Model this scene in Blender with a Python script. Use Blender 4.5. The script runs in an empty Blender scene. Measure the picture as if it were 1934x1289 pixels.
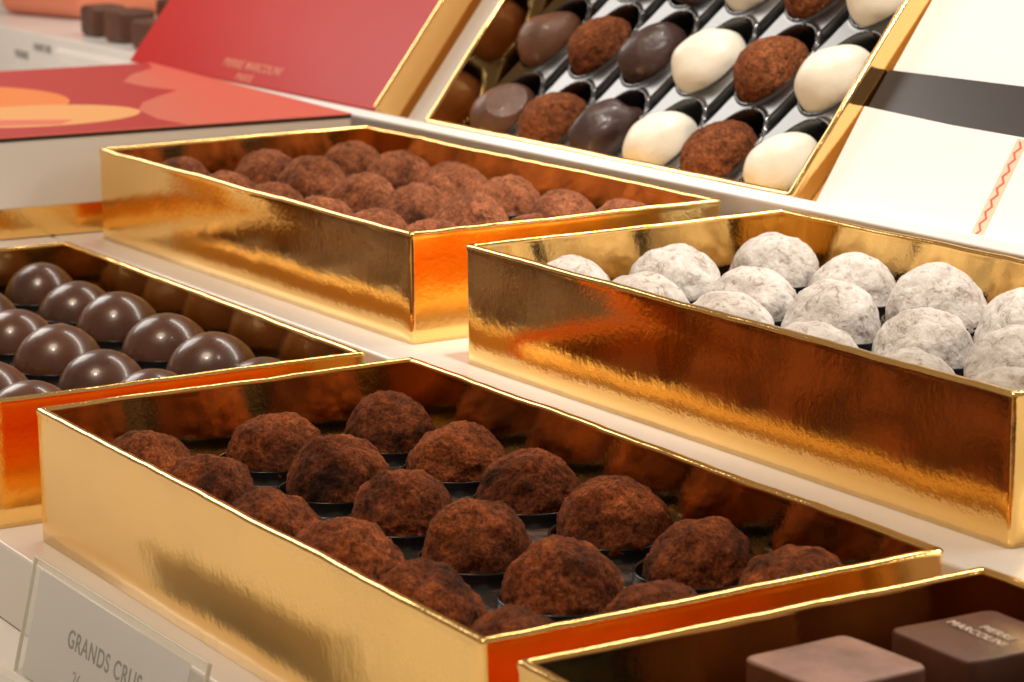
import bpy, math, random
import numpy as np
from mathutils import Matrix, Vector, noise

S = 0.034                      # one box height in metres; everything below is in box heights
C = bpy.context.scene.collection
sc = bpy.context.scene
PI = math.pi

# ------------------------------------------------------------------ frames
YAW = math.radians(-58.7631)
AV = Vector((math.cos(YAW), math.sin(YAW), 0)); BV = Vector((-math.sin(YAW), math.cos(YAW), 0)); ZV = Vector((0, 0, 1))
CAMZ = 5.6028
def W(a, b, z): return AV*a + BV*b + ZV*z
def frame(loc, dyaw=0.0):
    return Matrix.Translation(loc*S) @ Matrix.Rotation(YAW+dyaw, 4, 'Z')
TAU = math.radians(52.163)
UV = ZV*math.sin(TAU) + BV*math.cos(TAU); NV = ZV*math.cos(TAU) - BV*math.sin(TAU)
KE = 1.014                     # the leaning display stands a touch further back
CAMP = Vector((0, 0, CAMZ))
def E(a, u, h):
    p = W(a, 14.8, 1.79) + UV*u + NV*h
    return CAMP + (p-CAMP)*KE
RE = Matrix((AV, UV, NV)).transposed().to_4x4()
def eframe(a, u, h): return Matrix.Translation(E(a, u, h)*S) @ RE

# ------------------------------------------------------------------ materials
def mat(name, color=(.8,.8,.8), rough=.5, metal=0., coat=0., sheen=0., spec=.5, **kw):
    m = bpy.data.materials.new(name); m.use_nodes = True
    b = m.node_tree.nodes['Principled BSDF']
    b.inputs['Base Color'].default_value = (*color, 1); b.inputs['Roughness'].default_value = rough
    b.inputs['Metallic'].default_value = metal; b.inputs['Coat Weight'].default_value = coat
    b.inputs['Sheen Weight'].default_value = sheen; b.inputs['Specular IOR Level'].default_value = spec
    for k, v in kw.items(): b.inputs[k.replace('_', ' ')].default_value = v
    return m
class NT:
    def __init__(s, m): s.m = m; s.t = m.node_tree; s.b = s.t.nodes['Principled BSDF']
    def n(s, typ, **kw):
        x = s.t.nodes.new(typ)
        for k, v in kw.items():
            if k in x.inputs.keys(): x.inputs[k].default_value = v
            else: setattr(x, k, v)
        return x
    def l(s, a, b): s.t.links.new(a, b)
    def coords(s, scale=(1,1,1), rnd=True):
        tc = s.n('ShaderNodeTexCoord'); mp = s.n('ShaderNodeMapping')
        mp.inputs['Scale'].default_value = tuple(v/S for v in scale)
        s.l(tc.outputs['Object'], mp.inputs['Vector'])
        if rnd:
            oi = s.n('ShaderNodeObjectInfo'); mu = s.n('ShaderNodeMath', operation='MULTIPLY'); mu.inputs[1].default_value = 37.
            s.l(oi.outputs['Random'], mu.inputs[0]); s.l(mu.outputs[0], mp.inputs['Location'])
        return mp.outputs['Vector']
    def noise(s, vec, scale, detail=4, rough=.55, dist=0):
        x = s.n('ShaderNodeTexNoise'); x.inputs['Scale'].default_value = scale; x.inputs['Detail'].default_value = detail
        x.inputs['Roughness'].default_value = rough; x.inputs['Distortion'].default_value = dist
        s.l(vec, x.inputs['Vector']); return x.outputs['Fac']
    def ramp(s, fac, stops):
        r = s.n('ShaderNodeValToRGB'); e = r.color_ramp.elements
        while len(e) < len(stops): e.new(.5)
        for i, (p, c) in enumerate(stops): e[i].position = p; e[i].color = (*c, 1)
        s.l(fac, r.inputs['Fac']); return r.outputs['Color']
    def bump(s, h, strength, dist, prev=None):
        b = s.n('ShaderNodeBump'); b.inputs['Strength'].default_value = strength; b.inputs['Distance'].default_value = dist*S
        s.l(h, b.inputs['Height'])
        if prev: s.l(prev, b.inputs['Normal'])
        return b.outputs['Normal']
    def mix(s, fac, a, b, mode='MIX'):
        x = s.n('ShaderNodeMix', data_type='RGBA', blend_type=mode)
        for sock, v in ((x.inputs[0], fac), (x.inputs[6], a), (x.inputs[7], b)):
            if isinstance(v, (int, float)): sock.default_value = v
            elif isinstance(v, tuple): sock.default_value = (*v, 1)
            else: s.l(v, sock)
        return x.outputs[2]

def gold(name, col, rough, streak=1.0):
    m = mat(name, col, rough, 1.0); t = NT(m)
    v = t.coords((1,1,1)); fine = t.noise(v, 20, 4, .65)
    v2 = t.coords((2.2, 2.2, .9)); st = t.noise(v2, 2.6, 4, .6)
    v3 = t.coords((1,1,1)); big = t.noise(v3, .9, 2)
    n1 = t.bump(big, .13, .12); n2 = t.bump(st, .08*streak, .03, n1); n3 = t.bump(fine, .085*streak, .02, n2)
    t.l(n3, t.b.inputs['Normal'])
    rr = t.n('ShaderNodeMapRange'); rr.inputs['To Min'].default_value = rough*.7; rr.inputs['To Max'].default_value = rough*1.5
    t.l(st, rr.inputs['Value']); t.l(rr.outputs['Result'], t.b.inputs['Roughness'])
    return m
M = {}
M['gold'] = gold('gold_foil', (1.0, .665, .235), .078)
M['gold_e'] = gold('gold_foil_back', (1.0, .65, .26), .07, .5)
M['white'] = mat('white_lacquer', (.80,.77,.74), .28, coat=.2)
t = NT(M['white']); v = t.coords(rnd=False); n = t.noise(v, .6, 5)
t.l(t.ramp(n, [(.3,(.76,.73,.70)), (.7,(.82,.79,.77))]), t.b.inputs['Base Color'])
M['card'] = mat('white_card', (.80,.77,.73), .55)
M['blk'] = mat('black_plastic', (.010,.010,.011), .22, spec=.45)
t = NT(M['blk']); v = t.coords(); t.l(t.bump(t.noise(v, 3, 3), .12, .06), t.b.inputs['Normal'])
M['floor'] = mat('tray_sheet', (.035,.028,.022), .30, spec=.7)
t = NT(M['floor']); v = t.coords(); n_ = t.noise(v, 1.3, 8, .75)
t.l(t.ramp(n_, [(.42,(.025,.021,.018)), (.62,(.10,.045,.022))]), t.b.inputs['Base Color']); t.l(t.ramp(n_, [(.45,(.25,)*3), (.62,(.7,)*3)]), t.b.inputs['Roughness'])
M['blk_e'] = mat('black_tray_plastic', (.010,.011,.012), .25, spec=1.0, coat=.8, Coat_Roughness=.15)

def cocoa(name, dark, mid, lite, sheen=.15):
    m = mat(name, mid, .95, sheen=sheen, spec=.15); m.node_tree.nodes['Principled BSDF'].inputs['Sheen Tint'].default_value = (.8,.35,.18,1)
    t = NT(m); v = t.coords()
    n1 = t.noise(v, 1.7, 6, .66, .5); n2 = t.noise(v, 11, 6, .75, .6); n3 = t.noise(v, 40, 3, .75)
    base = t.ramp(n1, [(.33, dark), (.46, mid), (.64, lite)])
    spec = t.ramp(n2, [(.36, (.35,.33,.33)), (.5, (.9,.9,.9)), (.7, (1.45,1.35,1.25))])
    col = t.mix(1., base, spec, 'MULTIPLY')
    sp3 = t.ramp(n3, [(.36,(.5,.5,.5)),(.64,(1.5,1.42,1.36))])
    t.l(t.mix(1., col, sp3, 'MULTIPLY'), t.b.inputs['Base Color'])
    b1 = t.bump(n2, .75, .05); b2 = t.bump(n3, .6, .02, b1); t.l(b2, t.b.inputs['Normal'])
    return m
M['cocoa'] = cocoa('cocoa_powder', (.026,.011,.008), (.155,.042,.015), (.35,.098,.030))
M['cocoa_b'] = cocoa('cocoa_powder_pale', (.10,.038,.021), (.27,.092,.042), (.42,.155,.072), .25)
M['cocoa_e'] = cocoa('cocoa_powder_egg', (.10,.032,.013), (.21,.066,.024), (.29,.10,.038), .15)
m = M['sugar'] = mat('icing_sugar', (.7,.66,.6), .95, sheen=.2, spec=.2); t = NT(m); v = t.coords()
n1 = t.noise(v, 2.6, 10, .78, .4); n2 = t.noise(v, 11, 7, .8, .8); n3 = t.noise(v, 30, 3)
base = t.ramp(n1, [(.32,(.37,.315,.27)), (.46,(.58,.53,.485)), (.62,(.70,.665,.62))])
cr = t.ramp(n2, [(.385,(.52,.44,.40)), (.46,(.90,.88,.86)), (.6,(1,1,1))])
t.l(t.mix(1., base, cr, 'MULTIPLY'), t.b.inputs['Base Color'])
b1 = t.bump(n2, .45, .04); t.l(t.bump(n3, .4, .02, b1), t.b.inputs['Normal'])
def choc(name, col, rough=.3, coat=.3, vary=.25):
    m = mat(name, col, rough, coat=coat, Coat_Roughness=.12); t = NT(m); v = t.coords()
    n1 = t.noise(v, 1.6, 6, .6); n2 = t.noise(v, 7, 6, .72)
    lo = tuple(c*(1-vary) for c in col); hi = tuple(c*(1+vary) for c in col)
    t.l(t.ramp(n1, [(.35, lo), (.65, hi)]), t.b.inputs['Base Color'])
    rr = t.n('ShaderNodeMapRange'); rr.inputs['To Min'].default_value = rough*.5; rr.inputs['To Max'].default_value = rough*1.7
    t.l(n2, rr.inputs['Value']); t.l(rr.outputs['Result'], t.b.inputs['Roughness'])
    t.l(t.bump(n2, .10, .03), t.b.inputs['Normal'])
    return m
M['milk'] = choc('glossy_chocolate', (.085,.026,.010), .29, .45)
M['milk_e'] = choc('matt_milk_chocolate', (.17,.075,.045), .42, .1)
M['dark_e'] = choc('matt_dark_chocolate', (.055,.026,.022), .40, .12)
M['ivory'] = choc('white_chocolate', (.86,.80,.66), .42, .15, .05)
M['cube'] = choc('square_chocolate', (.105,.036,.018), .42, .05)
M['lilac'] = choc('lilac_chocolate_top', (.29,.16,.125), .42, .1, .4)
M['cream_print'] = mat('cream_print', (.75,.62,.5), .8, spec=.1)
M['ink'] = mat('grey_ink', (.09,.085,.08), .6)
M['ink2'] = mat('pale_grey_ink', (.3,.29,.29), .6)
M['paper'] = mat('sign_paper', (.84,.83,.86), .8, Transmission_Weight=.35, IOR=1.05)
M['rimclear'] = mat('pale_acrylic_edge', (.78,.78,.68), .2)
M['acrylic'] = mat('clear_acrylic', (.85,.88,.80), .08, Alpha=.16)
M['red'] = mat('red_card', (.53,.016,.016), .35, spec=.14)
t = NT(M['red']); v = t.coords(); t.l(t.bump(t.noise(v, .7, 2), .1, .1), t.b.inputs['Normal'])
M['redlid'] = mat('crimson_print', (.52,.018,.028), .3, coat=.08, Coat_Roughness=.15)
M['salmon'] = mat('salmon_lid', (.74,.17,.12), .3, coat=.1, Coat_Roughness=.15)  # base colour of the lid top, left bare beside the crimson shape
M['orange'] = mat('orange_print', (.95,.27,.06), .3, coat=.08, Coat_Roughness=.15)
M['peach'] = mat('peach_print', (.95,.47,.17), .3, coat=.08, Coat_Roughness=.15)
M['coral'] = mat('coral_print', (.9,.20,.13), .3, coat=.2, Coat_Roughness=.15)
M['darkedge'] = mat('dark_seam', (.03,.012,.012), .5)
M['goldprint'] = mat('gold_print', (.72,.22,.11), .4)
M['band'] = mat('grey_satin_band', (.045,.038,.036), .28, spec=.35)
M['ribbon'] = mat('cream_ribbon', (.85,.52,.36), .6)
M['rthread'] = mat('red_thread', (.70,.10,.07), .7)
M['peachbox'] = mat('peach_box', (.80,.26,.15), .45)

# ------------------------------------------------------------------ object helpers
def link(o): C.objects.link(o); return o
def tag(o, label=None, cat=None, group=None, kind=None):
    if label: o['label'] = label
    if cat: o['category'] = cat
    if group: o['group'] = group
    if kind: o['kind'] = kind
    return o
def empty(name, mw, label, cat, group=None):
    o = link(bpy.data.objects.new(name, None)); o.empty_display_size = .01; o.matrix_world = mw
    return tag(o, label, cat, group)
def mesh(name, verts, faces, material, parent=None, smooth=True, mw=None, mats=None, scaled=True):
    me = bpy.data.meshes.new(name)
    k = S if scaled else 1
    me.from_pydata([(v[0]*k, v[1]*k, v[2]*k) for v in verts], [], faces); me.update()
    me.materials.append(material)
    if smooth: me.polygons.foreach_set('use_smooth', [True]*len(me.polygons))
    o = link(bpy.data.objects.new(name, me))
    if parent is not None: o.parent = parent
    if mw is not None: o.matrix_world = mw
    return o
def bev(o, w=.02, seg=3):
    md = o.modifiers.new('bevel', 'BEVEL'); md.width = w*S; md.segments = seg; md.limit_method = 'ANGLE'; md.angle_limit = math.radians(40)
    md.harden_normals = True; return o
def boxv(x0, x1, y0, y1, z0, z1):
    v = [(x0,y0,z0),(x1,y0,z0),(x1,y1,z0),(x0,y1,z0),(x0,y0,z1),(x1,y0,z1),(x1,y1,z1),(x0,y1,z1)]
    f = [(0,3,2,1),(4,5,6,7),(0,1,5,4),(1,2,6,5),(2,3,7,6),(3,0,4,7)]
    return v, f
def box(name, dims, material, parent=None, bevel=.02, mw=None):
    v, f = boxv(*dims); o = mesh(name, v, f, material, parent, True, mw)
    return bev(o, bevel)
def text(name, body, size, material, parent, loc, rotm=None, spacing=1.0, align='LEFT', bold=0.0, ext=.004):
    cu = bpy.data.curves.new(name+'_curve', 'FONT'); cu.body = body; cu.size = size*S; cu.extrude = ext*S; cu.space_character = spacing
    cu.align_x = align; cu.offset = bold*S
    tmp = link(bpy.data.objects.new(name+'_tmp', cu)); bpy.context.view_layer.update()
    me = bpy.data.meshes.new_from_object(tmp.evaluated_get(bpy.context.evaluated_depsgraph_get()))
    bpy.data.objects.remove(tmp); bpy.data.curves.remove(cu)
    me.materials.clear(); me.materials.append(material)
    o = link(bpy.data.objects.new(name, me)); o.parent = parent
    o.matrix_local = Matrix.Translation(Vector(loc)*S) @ (rotm or Matrix.Identity(4))
    return o

# ------------------------------------------------------------------ gold boxes
def wall(parent, p0, tdir, ndir, L, H, th, material, seed, name='side_wall', zb=0.):
    """one wall with mitred, softly rounded ends and a rolled foil rim"""
    r = .045; rs = []
    ends = [(r*(1-math.cos(f)), -r*(1-math.sin(f))) for f in np.linspace(PI/4, PI/2, 5)]
    n = max(12, int(L*9))
    st = [(x, d, (x-ends[0][0])+th) for x, d in ends]
    st += [(s, 0, s+ (th if s < L/2 else -th)*0) for s in np.linspace(r, L-r, n)[1:-1]]
    st += [(L-x, d, L-((x-ends[0][0])+th)) for x, d in reversed(ends)]
    prof = [(0, zb, 'o')]+[(0, z, 'o') for z in np.linspace(.12, H-.075, 6)]
    prof += [(.004, H-.05, 'o'), (.006, H-.036, 'o'), (.007, H-.02, 'o'), (-.002, H-.005, 'o'), (-th*.5, H+.001, 'c'),
             (-th+.002, H-.005, 'i'), (-th-.007, H-.02, 'i'), (-th-.006, H-.036, 'i'), (-th-.004, H-.05, 'i')]
    prof += [(-th, z, 'i') for z in np.linspace(H-.075, .12, 6)]+[(-th, zb, 'i')]
    verts = []; faces = []; P0 = Vector(p0); T = Vector(tdir); Nn = Vector(ndir); np_ = len(prof)
    for (xo, do, xi) in st:
        edge = min(1, min(xo, L-xo)/.5)
        for (o, z, side) in prof:
            q = Vector((xo*1.1+seed*7.3, z*.9, seed*3.1))
            wob = (noise.noise(q)*.012 + noise.noise(q*4)*.002)*edge*(z/H)
            dz = (noise.noise(Vector((xo*5, seed*9.1, 0)))*.006+noise.noise(Vector((xo*1.0, seed*5.1, 3)))*.010*edge)*(1 if z > H-.08 else 0)
            if side == 'o': x = xo + (-o if xo < L/2 else o)*(1 if edge < .1 else 0); off = o+do
            elif side == 'c': x = (xo+xi)/2; off = o+do*.5
            else: x = xi + (-(o+th) if xo < L/2 else (o+th))*(1 if edge < .1 else 0); off = o
            jit = noise.noise(Vector((xo*9, z*9, seed)))*.003*(1 if z > H-.08 else 0)
            verts.append(P0+T*x+Nn*(off+wob+jit)+Vector((0, 0, z+dz)))
    ns = len(st)
    flip = T.cross(Nn).z
    for i in range(ns-1):
        for j in range(np_-1):
            a, b, c, d = i*np_+j, (i+1)*np_+j, (i+1)*np_+j+1, i*np_+j+1
            faces.append((a, b, c, d) if flip < 0 else (a, d, c, b))
        a, b = i*np_, (i+1)*np_; c, d = (i+1)*np_+np_-1, i*np_+np_-1
        faces.append((a, d, c, b) if flip < 0 else (a, b, c, d))
    return mesh(name, verts, faces, material, parent)

def gold_box(mw, LA, LB, H, label, material, seed, zb=0.):
    root = empty('gold_box', mw, label, 'box', 'open gold chocolate boxes')
    th = .06
    wall(root, (0,0,0), (1,0,0), (0,-1,0), LA, H, th, material, seed, 'side_wall', zb)
    wall(root, (LA,0,0), (0,1,0), (1,0,0), LB, H, th, material, seed+1, 'side_wall', zb)
    wall(root, (LA,LB,0), (-1,0,0), (0,1,0), LA, H, th, material, seed+2, 'side_wall', zb)
    wall(root, (0,LB,0), (0,-1,0), (-1,0,0), LB, H, th, material, seed+3, 'side_wall', zb)
    box('bottom', (th, LA-th, th, LB-th, zb+.01, zb+.05), material, root, .005)
    return root

# ------------------------------------------------------------------ chocolates
def ico(sub):
    import bmesh
    bm = bmesh.new(); bmesh.ops.create_icosphere(bm, subdivisions=sub, radius=1)
    v = [x.co.copy() for x in bm.verts]; f = [tuple(y.index for y in x.verts) for x in bm.faces]; bm.free()
    return v, f
ICO6 = ico(6); ICO5 = ico(5)
def truffle_mesh(name, seed, material, r=.40, hgt=.40, lump=.055, fine=.012, peak=.0, cut=None, base=ICO6):
    vs = []; o = Vector((seed*11.3, seed*5.7, seed*2.9)); rng = random.Random(seed)
    cracks = [(Vector((rng.uniform(-1,1), rng.uniform(-1,1), rng.uniform(.1,.9))).normalized(), Vector((rng.uniform(-1,1), rng.uniform(-1,1), rng.uniform(-1,1))).normalized()) for _ in range(1)]
    for n in base[0]:
        a = noise.noise(n*1.25+o)*lump*1.2 + noise.noise(n*2.9+o)*lump*.65
        b = noise.fractal(n*7+o, .7, 2.1, 5)*fine
        c = noise.noise(n*16+o)*fine*.5
        ridge = -abs(noise.noise(n*3.3+o*2))*fine*1.5
        rr = 1+a/ .4*.4+b+c+ridge
        x, y, z = n.x*r*rr, n.y*r*rr, n.z*hgt*rr
        if n.z > 0: z += peak*max(0, n.z)**3
        if n.z < -.2: z = max(z, -hgt*.45)
        vs.append((x, y, z))
    me = bpy.data.meshes.new(name)
    me.from_pydata([(v[0]*S, v[1]*S, v[2]*S) for v in vs], [], base[1]); me.materials.append(material)
    me.polygons.foreach_set('use_smooth', [True]*len(me.polygons)); me.update(); return me
def dome_mesh(name, seed, material):
    vs = []; o = Vector((seed*11.3, 0, seed*2.9))
    for n in ICO5[0]:
        k = 1+noise.noise(n*1.3+o)*.012
        z = n.z*.42*k
        if n.z < -.2: z = max(z, -.2)
        pit = -.012*math.exp(-((n.x+.1*(seed%5))**2+(n.y-.5)**2)/.004) if n.z > 0 else 0
        nip = pit+.012*math.exp(-((n.x-.25)**2+(n.y-.2)**2)/.01) if (seed % 3 == 0 and n.z > 0) else 0
        vs.append((n.x*.405*k, n.y*.405*k, z+nip))
    me = bpy.data.meshes.new(name)
    me.from_pydata([(v[0]*S, v[1]*S, v[2]*S) for v in vs], [], ICO5[1]); me.materials.append(material)
    me.polygons.foreach_set('use_smooth', [True]*len(me.polygons)); me.update(); return me

def lathe(prof, n=48):
    v = []; f = []
    for i in range(n):
        a = 2*PI*i/n
        for r, z in prof: v.append((r*math.cos(a), r*math.sin(a), z))
    m = len(prof)
    for i in range(n):
        for j in range(m-1):
            f.append((i*m+j, ((i+1) % n)*m+j, ((i+1) % n)*m+j+1, i*m+j+1))
    return v, f
CUPP = [(.455, 0), (.447, .012), (.436, .075), (.440, .088), (.440, .098), (.434, .102), (.424, .100), (.419, .09), (.412, .05), (.39, -.03), (.30, -.08), (0.001, -.09)]
cup_me = None
def tray(mw, LA, LB, z, cents, label):
    global cup_me
    root = empty('chocolate_tray', mw @ Matrix.Translation((0, 0, z*S)), label, 'tray', 'black trays in the gold boxes')
    v = []; f = []                                   # floor sheet with turned-down edge
    x0, x1, y0, y1 = .075, LA-.075, .075, LB-.075
    v, f = boxv(x0, x1, y0, y1, -.05, 0)
    bev(mesh('tray_floor', v, f, M['floor'], root), .02)
    if cup_me is None:
        cv, cf = lathe(CUPP); o = mesh('cup', cv, cf, M['blk'], root); cup_me = o.data
        o.location = Vector((*cents[0], .001))*S; rest = cents[1:]
    else: rest = cents
    for c in rest:
        o = link(bpy.data.objects.new('cup', cup_me)); o.parent = root; o.location = Vector((c[0], c[1], .001))*S
    return root

ORD = ['first', 'second', 'third', 'fourth', 'fifth', 'sixth']
ROWN = ['front', 'middle', 'rear']
random.seed(4)
def fill(mw, LA, LB, zt, kind, meshes, labelf, group, cat, zr=0., skip=(), ov={}):
    """3 rows of 6 along the long side"""
    cents = []; pa = 1.062
    a0 = (LA-5*pa)/2; bs = [.60, LB/2-.02+.02, LB-.60]
    for r in range(3):
        for c in range(6):
            if (r, c) in skip: continue
            cents.append((a0+c*pa, bs[r]))
            me = meshes[(r*5+c*3+r*c) % len(meshes)]
            o = link(bpy.data.objects.new(kind, me))
            sc_ = random.uniform(.95, 1.06); sz = sc_*random.uniform(.95, 1.07)
            dx, dy = random.uniform(-.02, .02), random.uniform(-.02, .02)
            if (r, c) in ov: sz *= ov[(r, c)]
            o.matrix_world = mw @ Matrix.Translation(Vector((cents[-1][0]+dx, cents[-1][1]+dy, zt+zr))*S) @ Matrix.Rotation(random.uniform(0, 6.28), 4, 'Z') @ Matrix.Diagonal((sc_, sc_, sz, 1))
            tag(o, labelf(r, c), cat, group)
    return cents

# box fits:   x       y       dyaw    LA     LB     H    base z
FIT = {'F': (-3.645, 19.633, -.002, 6.705, 3.301, 1.014, 0),
       'B': (-4.407, 28.103, .009, 6.735, 3.306, .985, .896),
       'W': (-.381, 21.621, .008, 6.657, 3.310, 1.01, .896),
       'M': (-7.489, 25.679, -.007, 6.686, 3.300, .998, 0),
       'R': (.005, 13.613, -.011, 6.696, 3.283, .998, 0)}
def fr(k):
    x, y, dy, la, lb, h, z = FIT[k]; return frame(Vector((x, y, z)), dy), la, lb, h
COC = [truffle_mesh('cocoa_truffle', i+1, M['cocoa'], .40, .375, .095, .028, peak=.035) for i in range(9)]
COB = [truffle_mesh('cocoa_truffle_pale', i+21, M['cocoa_b'], .395, .37, .07, .026, peak=.02, base=ICO5) for i in range(7)]
SUG = [truffle_mesh('sugar_truffle', i+41, M['sugar'], .395, .385, .08, .013, peak=.03, base=ICO6) for i in range(7)]
MLK = [dome_mesh('glossy_dome', i+1, M['milk']) for i in range(5)]

def rowlabel(pre, where):
    return lambda r, c: f"{pre}, {ORD[c]} from left, {ROWN[r]} row of {where}"
mw, la, lb, h = fr('F')
gold_box(mw, la, lb, h, 'open gold foil box of dark cocoa truffles, behind the price sign', M['gold'], 1, -.04)
cen = fill(mw, la, lb, .505, 'cocoa_truffle', COC, rowlabel('dark rust cocoa truffle', 'the nearest gold box'), 'dark cocoa truffles in the nearest gold box', 'truffle')
tray(mw, la, lb, .43, cen, 'black tray with round cups under the truffles of the nearest gold box')
mw, la, lb, h = fr('B')
gold_box(mw, la, lb, h, 'open gold foil box of brown truffles below the leaning egg box', M['gold'], 11)
cen = fill(mw, la, lb, .535, 'cocoa_truffle', COB, rowlabel('soft brown cocoa truffle', 'the rear gold box'), 'brown cocoa truffles in the rear gold box', 'truffle')
tray(mw, la, lb, .48, cen, 'black tray holding the brown truffles of the rear gold box')
mw, la, lb, h = fr('W')
gold_box(mw, la, lb, h, 'open gold foil box of white sugar dusted truffles on the raised step at right', M['gold'], 21)
cen = fill(mw, la, lb, .52, 'sugar_truffle', SUG, rowlabel('white sugar dusted truffle', 'the right gold box'), 'white sugar truffles in the right gold box', 'truffle')
tray(mw, la, lb, .43, cen, 'black tray with cups under the white sugar truffles')
mw, la, lb, h = fr('M')
gold_box(mw, la, lb, h, 'open gold foil box of shiny brown domed chocolates at the left edge', M['gold'], 31, -.04)
cen = fill(mw, la, lb, .495, 'domed_chocolate', MLK, rowlabel('shiny brown domed chocolate', 'the left gold box'), 'shiny domed chocolates in the left gold box', 'chocolate')
tray(mw, la, lb, .47, cen, 'black tray with cups under the shiny domed chocolates')

# box at the lower right with square chocolates
mw, la, lb, h = fr('R')
gold_box(mw, la, lb, h, 'open gold foil box with square chocolates, cut off by the lower right corner', M['gold'], 41, -.04)
tr = empty('chocolate_tray', mw @ Matrix.Translation((0,0,.3*S)), 'black tray with ridges under the square chocolates', 'tray', 'black trays in the gold boxes')
box('tray_floor', (.075, la-.075, .075, lb-.075, -.05, 0), M['blk'], tr, .02)
for k in range(5): box('divider', (.95+k*1.06, 1.03+k*1.06, .12, lb-.12, .0005, .1), M['blk'], tr, .03)
for y in (1.12, 2.16): box('divider', (.12, la-.12, y-.04, y+.04, .0008, .085), M['blk'], tr, .03)
def square_choc(cx, cy, w, top, topmat, rot, label, letters):
    root = empty('square_chocolate', mw @ Matrix.Translation(Vector((cx, cy, .3))*S) @ Matrix.Rotation(rot, 4, 'Z'), label, 'chocolate', 'square chocolates in the lower right box')
    n = 26; hh = top-.3; verts = []; faces = []
    def rr(k, m):                                    # rounded square ring
        a = 2*PI*k/m; ca, sa = math.cos(a), math.sin(a); e = 14.
        d = (abs(ca)**e+abs(sa)**e)**(-1/e); return ca*d*w/2, sa*d*w/2
    m = 96; rings = [(.98, 0), (1.0, .02), (.985, hh*.5), (.985, hh-.02), (.98, hh-.008), (.965, hh), (.95, hh+.001)]
    for s_, z in rings:
        for k in range(m):
            x, y = rr(k, m); q = Vector((x*2, y*2, z*2+rot*50))
            e_ = 1+noise.noise(q*2)*.018+noise.noise(q*7)*.006
            verts.append((x*s_*e_, y*s_*e_, z+(x*.02 if z > hh*.8 else 0)))
    for i in range(len(rings)-1):
        for k in range(m): faces.append((i*m+k, i*m+(k+1) % m, (i+1)*m+(k+1) % m, (i+1)*m+k))
    faces.append(tuple(range((len(rings)-1)*m, len(rings)*m)))
    o = mesh('body', verts, faces, M['cube'], root)
    if topmat:
        o.data.materials.append(topmat)
        for p in o.data.polygons:
            if p.center.z > (hh-.06)*S: p.material_index = 1
    if letters:
        R = Matrix.Rotation(0, 4, 'Z')
        text('lettering', 'PIERRE', .09, M['cream_print'], root, (.04, .06, hh+.009), R, 1.08, 'CENTER', .0, .002)
        text('lettering', 'MARCOLINI', .09, M['cream_print'], root, (-.02, -.04, hh+.008), R, 1.08, 'CENTER', .0, .002)
    return root
square_choc(.63, 1.68, .74, .86, M['lilac'], .03, 'square chocolate with a smooth lilac tinted top in the lower right box', False)
square_choc(.68, 2.68, .76, .85, None, -.05, 'brown square chocolate with pale lettering on top in the lower right box', True)
square_choc(1.72, 2.70, .82, .80, None, .02, 'plain brown square chocolate at the cropped lower right edge of the photo', False)
square_choc(1.72, 1.70, .80, .80, M['lilac'], -.03, 'lilac topped square chocolate below the other one, at the lower photo edge', False)

# ------------------------------------------------------------------ leaning display with the egg box
EL, EB = 6.69, 3.30; ea0 = -25.47; eu0 = -.14
mwe = eframe(ea0, eu0, -.50) @ Matrix.Diagonal((KE, KE, KE, 1))
gold_box(mwe, EL, EB, 1.005, 'open gold foil box leaning back, filled with egg shaped chocolates', M['gold_e'], 51)
# thermoformed black tray as one height field
def egg_tray():
    nx, ny = 470, 225; x0, x1, y0, y1 = .07, EL-.07, .07, EB-.07
    X, Y = np.meshgrid(np.linspace(x0, x1, nx), np.linspace(y0, y1, ny)); Z = np.zeros_like(X)
    t_ = math.radians(33)
    def ell(cx, cy, ra, rb, ang):
        dx, dy = X-cx, Y-cy; ux = dx*math.sin(ang)+dy*math.cos(ang); uy = dx*math.cos(ang)-dy*math.sin(ang)
        return np.sqrt((ux/ra)**2+(uy/rb)**2), ux, uy
    sm = lambda x: np.clip(x, 0, 1)**2*(3-2*np.clip(x, 0, 1))
    for r in range(-1, 4):                           # winding channels between the hollows
        for c in range(-1, 7):
            cx, cy = .60+1.018*c+.50, .58+1.0*r+.52
            ang = math.radians(47)
            dx, dy = X-cx, Y-cy; ux = dx*math.sin(ang)+dy*math.cos(ang); uy = dx*math.cos(ang)-dy*math.sin(ang)
            uy = uy + .09*np.sin(ux*5.2)
            w = .105
            d = sm((w-np.abs(uy))/.075)*sm((.44-np.abs(ux))/.10)
            Z = np.minimum(Z, -.24*d)
    for r in range(3):
        for c in range(6):
            cx, cy = .60+1.018*c, .58+1.0*r
            p, _, _ = ell(cx, cy, .50, .375, t_)
            lipz = .022*np.exp(-((p-1.03)/.035)**2)
            Z = np.where(p < 1.13, np.where(p < 1.0, Z, Z*sm((p-1.03)/.1)), Z)
            Z = np.where(p < 1.13, Z+lipz, Z)
            Z = np.where(p < 1.0, -.42*np.clip(1-p**5, 0, 1)**.6 + lipz, Z)
    v = np.stack([X, Y, Z], -1).reshape(-1, 3).tolist(); f = []
    for j in range(ny-1):
        for i in range(nx-1):
            a = j*nx+i; f.append((a, a+1, a+nx+1, a+nx))
    return v, f
tr = empty('egg_tray', mwe @ Matrix.Translation((0,0,.5*S)), 'glossy black moulded tray with oval hollows in the leaning gold box', 'tray')
v, f = egg_tray(); mesh('moulded_sheet', v, f, M['blk_e'], tr)
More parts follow.
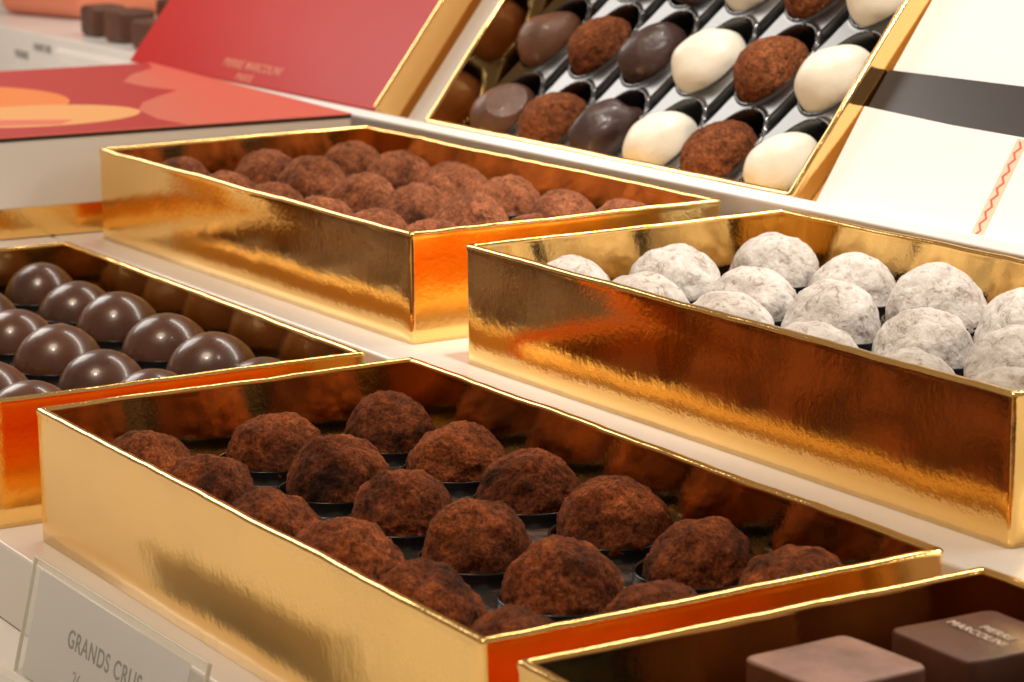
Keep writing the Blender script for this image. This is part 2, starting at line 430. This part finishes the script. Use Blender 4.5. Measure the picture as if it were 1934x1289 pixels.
def egg_mesh(name, seed, material, lump, fine, cut=False):
    vs = []; o = Vector((seed*3.3, seed*7.7, 1))
    for n in ICO6[0]:
        k = 1+noise.noise(n*1.3+o)*lump+noise.fractal(n*6+o, .7, 2.1, 4)*fine-abs(noise.noise(n*2.6+o*2))*fine*2
        ta = 1-.13*n.y
        x, y, z = n.x*.325*ta*k, n.y*.405*k, n.z*.35*ta*k
        if cut:                                      # a sliced facet with a raised edge
            d = n.dot(Vector((.35*(1 if seed % 2 else -.6), .55, .76)).normalized())
            if d > .80: kk = .80/d; x *= kk; y *= kk; z *= kk
        vs.append((x*S, y*S, z*S))
    me = bpy.data.meshes.new(name); me.from_pydata(vs, [], ICO6[1]); me.materials.append(material)
    me.polygons.foreach_set('use_smooth', [True]*len(me.polygons)); me.update(); return me
EG = {'milk': [egg_mesh('milk_egg', i+1, M['milk_e'], .05, .006, True) for i in range(2)],
      'cocoa': [egg_mesh('cocoa_egg', i+11, M['cocoa_e'], .06, .028) for i in range(4)],
      'dark': [egg_mesh('dark_egg', i+21, M['dark_e'], .06 if i else .26, .006) for i in range(2)],
      'ivory': [egg_mesh('ivory_egg', i+31, M['ivory'], .085, .003) for i in range(3)]}
EN = {'milk': 'milk chocolate egg with cut patch', 'cocoa': 'rough cocoa dusted egg', 'dark': 'smooth dark chocolate egg', 'ivory': 'ivory white chocolate egg'}
COLK = ['milk', 'cocoa', 'dark', 'ivory', 'cocoa', 'ivory']
ERN = ['lowest', 'second lowest', 'topmost']
for r in range(3):
    for c in range(6):
        k = COLK[c]; me = EG[k][(r+c) % len(EG[k])]
        if k == 'dark': me = EG[k][1 if r == 1 else 0]
        o = link(bpy.data.objects.new('chocolate_egg', me))
        side = 'fourth column' if c == 3 else ['first column', 'second column', 'third column', '', 'fifth column', 'sixth column'][c]
        o.matrix_world = mwe @ Matrix.Translation(Vector((.60+1.018*c-.045, .58+r-.075, .5-.03))*S) @ Matrix.Rotation(-math.radians(30+random.uniform(-4, 4)), 4, 'Z') @ Matrix.Rotation(random.uniform(-.2, .2), 4, 'Y') @ Matrix.Diagonal((random.uniform(.95,1.03),)*3+(1,))
        tag(o, f"{EN[k]}, {side} from left, {ERN[r]} row of leaning box", 'chocolate egg', 'egg chocolates in the leaning box')

# white sloping board the boxes are sunk into, with its retaining lip  (E frame: x=a, y=u, z=h)
mb = eframe(0, 0, 0) @ Matrix.Diagonal((KE, KE, KE, 1))
def estruct(name, dims, m_, bevel=.02):
    o = box(name, dims, m_, None, bevel, mb); tag(o, kind='structure'); return o
estruct('display_board', (-26.45, -25.53, -.13, 5.2, -.5, .18), M['white'])
estruct('display_board', (-18.72, -8, -.13, 5.2, -.5, .18), M['white'])
estruct('display_board', (-27.2, -17, 3.25, 5.2, -.52, .178), M['white'])
estruct('board_lip', (-36, -8, -.29, -.165, -.9, .60), M['white'], .03)

# red box lying on the slope left of the egg box
rb = empty('red_box', eframe(-33.66, -.12, -.45) @ Matrix.Diagonal((KE, KE, KE, 1)), 'leaning red box with gold sides and small gold lettering', 'box')
RW = 33.66-26.56
box('lid', (0, RW-.10, .0, 4.2, .70, .955), M['red'], rb, .015)
wall(rb, (RW, 0, 0), (0, 1, 0), (1, 0, 0), 4.2, 1.0, .06, M['gold_e'], 61, 'gold_side')
wall(rb, (0, 0, 0), (1, 0, 0), (0, -1, 0), RW, .93, .06, M['gold_e'], 62, 'gold_side')

# white box with grey band and ribbon
wb = empty('white_box', eframe(-18.72, -.10, .19) @ Matrix.Diagonal((KE, KE, KE, 1)), 'flat white box with dark grey band, right of the egg box', 'box')
def slab(name, pts, z0, z1, m_, parent, bevel=.012):
    n = len(pts); v = [(x, y, z0) for x, y in pts]+[(x, y, z1) for x, y in pts]
    f = [tuple(reversed(range(n))), tuple(range(n, 2*n))]+[(i, (i+1) % n, n+(i+1) % n, n+i) for i in range(n)]
    return bev(mesh(name, v, f, m_, parent), bevel, 2)
slab('lid', [(0.06, 0), (5.2, 0), (5.2, 4.3), (-.13, 4.3)], 0, .09, M['card'], wb)
slab('band', [(-.02, 1.04), (5.2, .80), (5.2, 1.52), (-.04, 1.49)], .0, .105, M['band'], wb)
fl = slab('flap', [(.07, .0), (5.2, -.0), (5.2, .98), (2.6, 1.0), (1.2, 1.02), (-.05, 1.075)], .0, .125, M['card'], wb)
rib = slab('ribbon', [(2.17, .02), (2.32, .02), (2.20, .985), (2.07, .985)], .12, .131, M['ribbon'], fl, .002)
zz = []
for i in range(17):
    u = .03+i*.058; xx = 2.245-(u)*.11+(.024 if i % 2 else -.024); zz.append((xx, u))
vv = []; ff = []
for i, (x, y) in enumerate(zz):
    vv += [(x-.013, y, .134), (x+.013, y, .134)]
    if i: ff.append((2*i-2, 2*i-1, 2*i+1, 2*i))
th_ = mesh('red_stitching', vv, ff, M['rthread'], fl, False)
sd = th_.modifiers.new('s', 'SOLIDIFY'); sd.thickness = .006*S

# ------------------------------------------------------------------ closed red topped box at the left
cb = empty('closed_box', frame(W(-26.5, 13.96, .90), 0) @ Matrix.Rotation(math.radians(-4), 4, 'Z') @ Matrix.Translation(Vector((-6.68, -6.82, 0))*S), 'closed box with red patterned lid, white sides and gold base', 'box')
CL, CW = 6.68, 6.82
box('gold_base', (.0, CL-.03, .0, CW-.03, .0, .5), M['gold'], cb, .02)
box('lid_side', (-.02, CL, -.02, CW, .33, 1.06), M['card'], cb, .02)
box('seam', (-.025, CL+.008, -.025, CW+.004, 1.0605, 1.092), M['darkedge'], cb, .004)
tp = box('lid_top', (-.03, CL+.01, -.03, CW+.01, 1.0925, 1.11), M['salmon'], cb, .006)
def blob(name, pts, z, m_):
    n = len(pts); return mesh(name, [(x, y, z) for x, y in pts], [tuple(range(n))], m_, tp, False)
def ring(cx, cy, ra, rb_, ang, n=64, sup=2.):
    out = []
    for i in range(n):
        a = 2*PI*i/n; x = math.copysign(abs(math.cos(a))**(2/sup), math.cos(a))*ra; y = math.copysign(abs(math.sin(a))**(2/sup), math.sin(a))*rb_
        out.append((cx+x*math.cos(ang)-y*math.sin(ang), cy+x*math.sin(ang)+y*math.cos(ang)))
    return out
edge = [(CL, .0)]+[(CL, 4.85), (CL-.7, 4.75), (CL-1.6, 4.85), (CL-2.3, 5.15), (CL-2.9, 5.6), (CL-3.3, 5.95), (CL-3.9, 5.75), (CL-4.6, 5.7), (CL-5.4, 6.1), (CL-6.0, 6.6), (.0, 6.78), (0, 0)]
blob('pattern', edge, 1.1108, M['redlid'])
blob('pattern', ring(3.1, 3.25, 1.75, 1.30, 0), 1.1112, M['orange'])
blob('pattern', ring(5.0, 3.6, 1.02, 1.25, 0), 1.1116, M['peach'])
blob('pattern', [(6.0,1.0)]+[(6.02-.35*math.sin(k/12*PI)-.0*k, 1.0+k*.24) for k in range(1, 12)]+[(5.6,3.9),(4.6,2.2),(4.2,1.0)], 1.1120, M['coral'])

# red panel lettering
text('lettering', 'PIERRE MARCOLINI', .17, M['goldprint'], rb, (2.72, .19, .957), None, 1.15, 'LEFT', .003)
text('lettering', 'PARIS', .15, M['goldprint'], rb, (3.28, .03, .957), None, 1.3, 'LEFT', .003)

# ------------------------------------------------------------------ white stand behind, with chocolates
st = empty('display_stand', frame(W(-50.0, 14.0, -2), 0), 'white stand with small printed price text at the far upper left', 'stand')
def worldbox(name, a0, a1, b0, b1, z0, z1, m_, parent=None, bevel=.03):
    mwb = frame(W(a0, b0, z0)); o = box(name, (0, a1-a0, 0, b1-b0, 0, z1-z0), m_, None, bevel, mwb)
    if parent: o.parent = parent; o.matrix_parent_inverse = parent.matrix_world.inverted()
    return o
bpy.context.view_layer.update()
worldbox('stand_block', -50, -34.5, 16.0, 22, -2, 1.72, M['white'], st)
Rf = Matrix.Rotation(PI/2, 4, 'X')
text('price_text', 'PAVE DE', .17, M['ink2'], st, (8.45, 1.99, 3.44), Rf, 1.2, 'LEFT', .004)
text('price_text', 'TOURS', .17, M['ink2'], st, (7.55, 1.99, 3.26), Rf, 1.2, 'LEFT', .004)
for k, (a, b, w_, h_, lab) in enumerate([(-40.35, 16.75, .60, .50, 'tall square brown chocolate nearest the peach box on the white stand'),
                                         (-39.05, 16.65, .62, .52, 'brown chocolate block between two others on the white stand'),
                                         (-37.65, 16.62, .75, .46, 'low brown chocolate with pale top beside the red panel'),
                                         (-39.7, 17.9, .7, .60, 'brown chocolate block behind the others on the white stand'),
                                         (-38.3, 17.8, .7, .62, 'rearmost brown chocolate block next to the red panel')]):
    o = box('chocolate_block', (-w_/2, w_/2, -w_/2, w_/2, 0, h_), M['cube'], None, .08, frame(W(a, b, 1.722), .1*k))
    tag(o, lab, 'chocolate', 'chocolate blocks on the white stand')
o = box('peach_box', (0, 2.6, 0, 3.2, 0, .9), M['peachbox'], None, .25, frame(W(-45.7, 16.9, 1.722), .25))
tag(o, 'peach coloured rounded box at the top left corner on the white stand', 'box')

# ------------------------------------------------------------------ counter steps
def step(name, a0, a1, b0, b1, z0, z1, bevel=.03):
    o = worldbox(name, a0, a1, b0, b1, z0, z1, M['white'], None, bevel); tag(o, kind='structure'); return o
step('counter_step', -60, 10, -6, 20, -2.4, -.68)
step('counter_step', -60, 10, 6.78, 20, -.679, -.043)
step('counter_step', -60, 10, 10.44, 20, -.042, .893)
step('counter_block', -45, -26.15, 7.0, 10.42, -.041, .892)

# ------------------------------------------------------------------ acrylic sign
A0 = W(-17.67, 6.64, .15); down = (W(0, -.21, -.80)).normalized(); ax = (W(2.88, 0, .12)).normalized(); nz = ax.cross(-down)
ms = Matrix.Translation(A0*S) @ Matrix((ax, -down, nz)).transposed().to_4x4()
sg = empty('price_sign', ms, 'clear acrylic sign with a grey white card reading GRANDS CRUS at the lower left', 'sign')
box('acrylic_holder', (0, 3.13, -.86, 0, -.012, -.002), M['acrylic'], sg, .006)
box('acrylic_front', (0, 3.13, -.86, 0, .012, .018), M['acrylic'], sg, .006)
pc = box('card', (.14, 2.86, -.84, -.07, .0, .006), M['paper'], sg, .001)
text('lettering', 'GRANDS CRUS', .182, M['ink'], pc, (.855, -.455, .0075), None, 1.12, 'LEFT', .002, .001)
text('lettering', '26', .15, M['ink2'], pc, (1.05, -.69, .0075), None, 1.1, 'LEFT', .001, .001)
for d_ in ((-.004, .010, -.86, 0), (3.118, 3.134, -.86, 0), (.012, 3.118, -.010, .003)):
    box('holder_edge', (*d_, -.012, .018), M['rimclear'], sg, .003)
box('foot', (-.25, 3.13, -.885, -.865, .0, .9), M['acrylic'], sg, .006)

# ------------------------------------------------------------------ camera
cam = bpy.data.cameras.new('camera'); co = link(bpy.data.objects.new('camera', cam)); sc.camera = co
PITCH = math.radians(11.818143545); ROLL = math.radians(.5539032)
def rx(p): return Matrix.Rotation(p, 3, 'X')
Rwc = Matrix.Rotation(ROLL, 3, 'Z') @ rx(-(PI/2-PITCH))
co.matrix_world = Matrix.Translation(CAMP*S) @ Rwc.transposed().to_4x4()
cam.sensor_width = 36; cam.lens = 4985.525/1934*36; cam.clip_start = .01; cam.clip_end = 50
cam.dof.use_dof = True; cam.dof.focus_distance = 19.6*S; cam.dof.aperture_fstop = 36

# ------------------------------------------------------------------ light
w = bpy.data.worlds.new('World'); sc.world = w; w.use_nodes = True
nt = w.node_tree; bg = nt.nodes['Background']
tc = nt.nodes.new('ShaderNodeTexCoord'); ns = nt.nodes.new('ShaderNodeTexNoise'); ns.inputs['Scale'].default_value = 2.6; ns.inputs['Detail'].default_value = 5
cr = nt.nodes.new('ShaderNodeValToRGB'); e = cr.color_ramp.elements
e[0].position = .34; e[0].color = (.44,.29,.20,1); e[1].position = .60; e[1].color = (.92,.70,.50,1)
nt.links.new(tc.outputs['Generated'], ns.inputs['Vector']); nt.links.new(ns.outputs['Fac'], cr.inputs['Fac']); nt.links.new(cr.outputs['Color'], bg.inputs['Color'])
bg.inputs['Strength'].default_value = .42
def area(name, pos, target, size, sizey, power, col, shape='RECTANGLE'):
    l = bpy.data.lights.new(name, 'AREA'); l.shape = shape; l.size = size*S; l.size_y = sizey*S if shape == 'RECTANGLE' else l.size_y
    l.energy = power; l.color = col
    o = link(bpy.data.objects.new(name, l)); p = Vector(pos)*S; d = (Vector(target)*S-p)
    o.matrix_world = Matrix.Translation(p) @ d.to_track_quat('-Z', 'Y').to_matrix().to_4x4()
    return o
def strip(name, p1, p3, target, width, power, col):
    p1, p3, tg = Vector(p1), Vector(p3), Vector(target); mid = (p1+p3)/2
    x = (p3-p1).normalized(); z = mid-tg; z = (z-x*z.dot(x)).normalized(); y = z.cross(x)
    l = bpy.data.lights.new(name, 'AREA'); l.shape = 'RECTANGLE'; l.size = (p3-p1).length*S; l.size_y = width*S; l.energy = power; l.color = col
    o = link(bpy.data.objects.new(name, l)); o.matrix_world = Matrix.Translation(mid*S) @ Matrix((x, y, z)).transposed().to_4x4()
strip('strip_lamp', (-1.4, 47.3, 32), (34, 7.2, 8.8), (-3, 23, 1), 1.6, 9.0, (1,.93,.82))
area('ceiling_lamp', (-9, 14, 32), (-2, 22, 0), 10, 10, 4.0, (1,.79,.57), 'DISK')
area('round_spot', (-8, 12, 27), (-2, 22, 0), 1.8, 1.8, 1.5, (1,.90,.76), 'DISK')
area('tray_sheen_light', (-14, 39.5, 13.5), (2, 27, 3), 9, 10, 1.7, (1,.95,.88))  # added unseen area light, gives the leaning egg tray its silvery sheen
def spot(name, pos, target, power, angle, col, rad, blend=.6):
    l = bpy.data.lights.new(name, 'SPOT'); l.energy = power; l.spot_size = math.radians(angle); l.spot_blend = blend; l.color = col; l.shadow_soft_size = rad*S
    o = link(bpy.data.objects.new(name, l)); p = Vector(pos)*S; d = (Vector(target)*S-p)
    o.matrix_world = Matrix.Translation(p) @ d.to_track_quat('-Z', 'Y').to_matrix().to_4x4()
spot('display_spot', (6, 12, 30), tuple(E(-17.3, 1.9, 0)), 44, 27, (1,.94,.88), 1.0)

sc.view_settings.view_transform = 'Standard'; sc.view_settings.look = 'None'; sc.view_settings.exposure = -0.07; sc.view_settings.gamma = 1
sc.render.engine = 'CYCLES'
sc.cycles.max_bounces = 16; sc.cycles.glossy_bounces = 14; sc.cycles.diffuse_bounces = 4
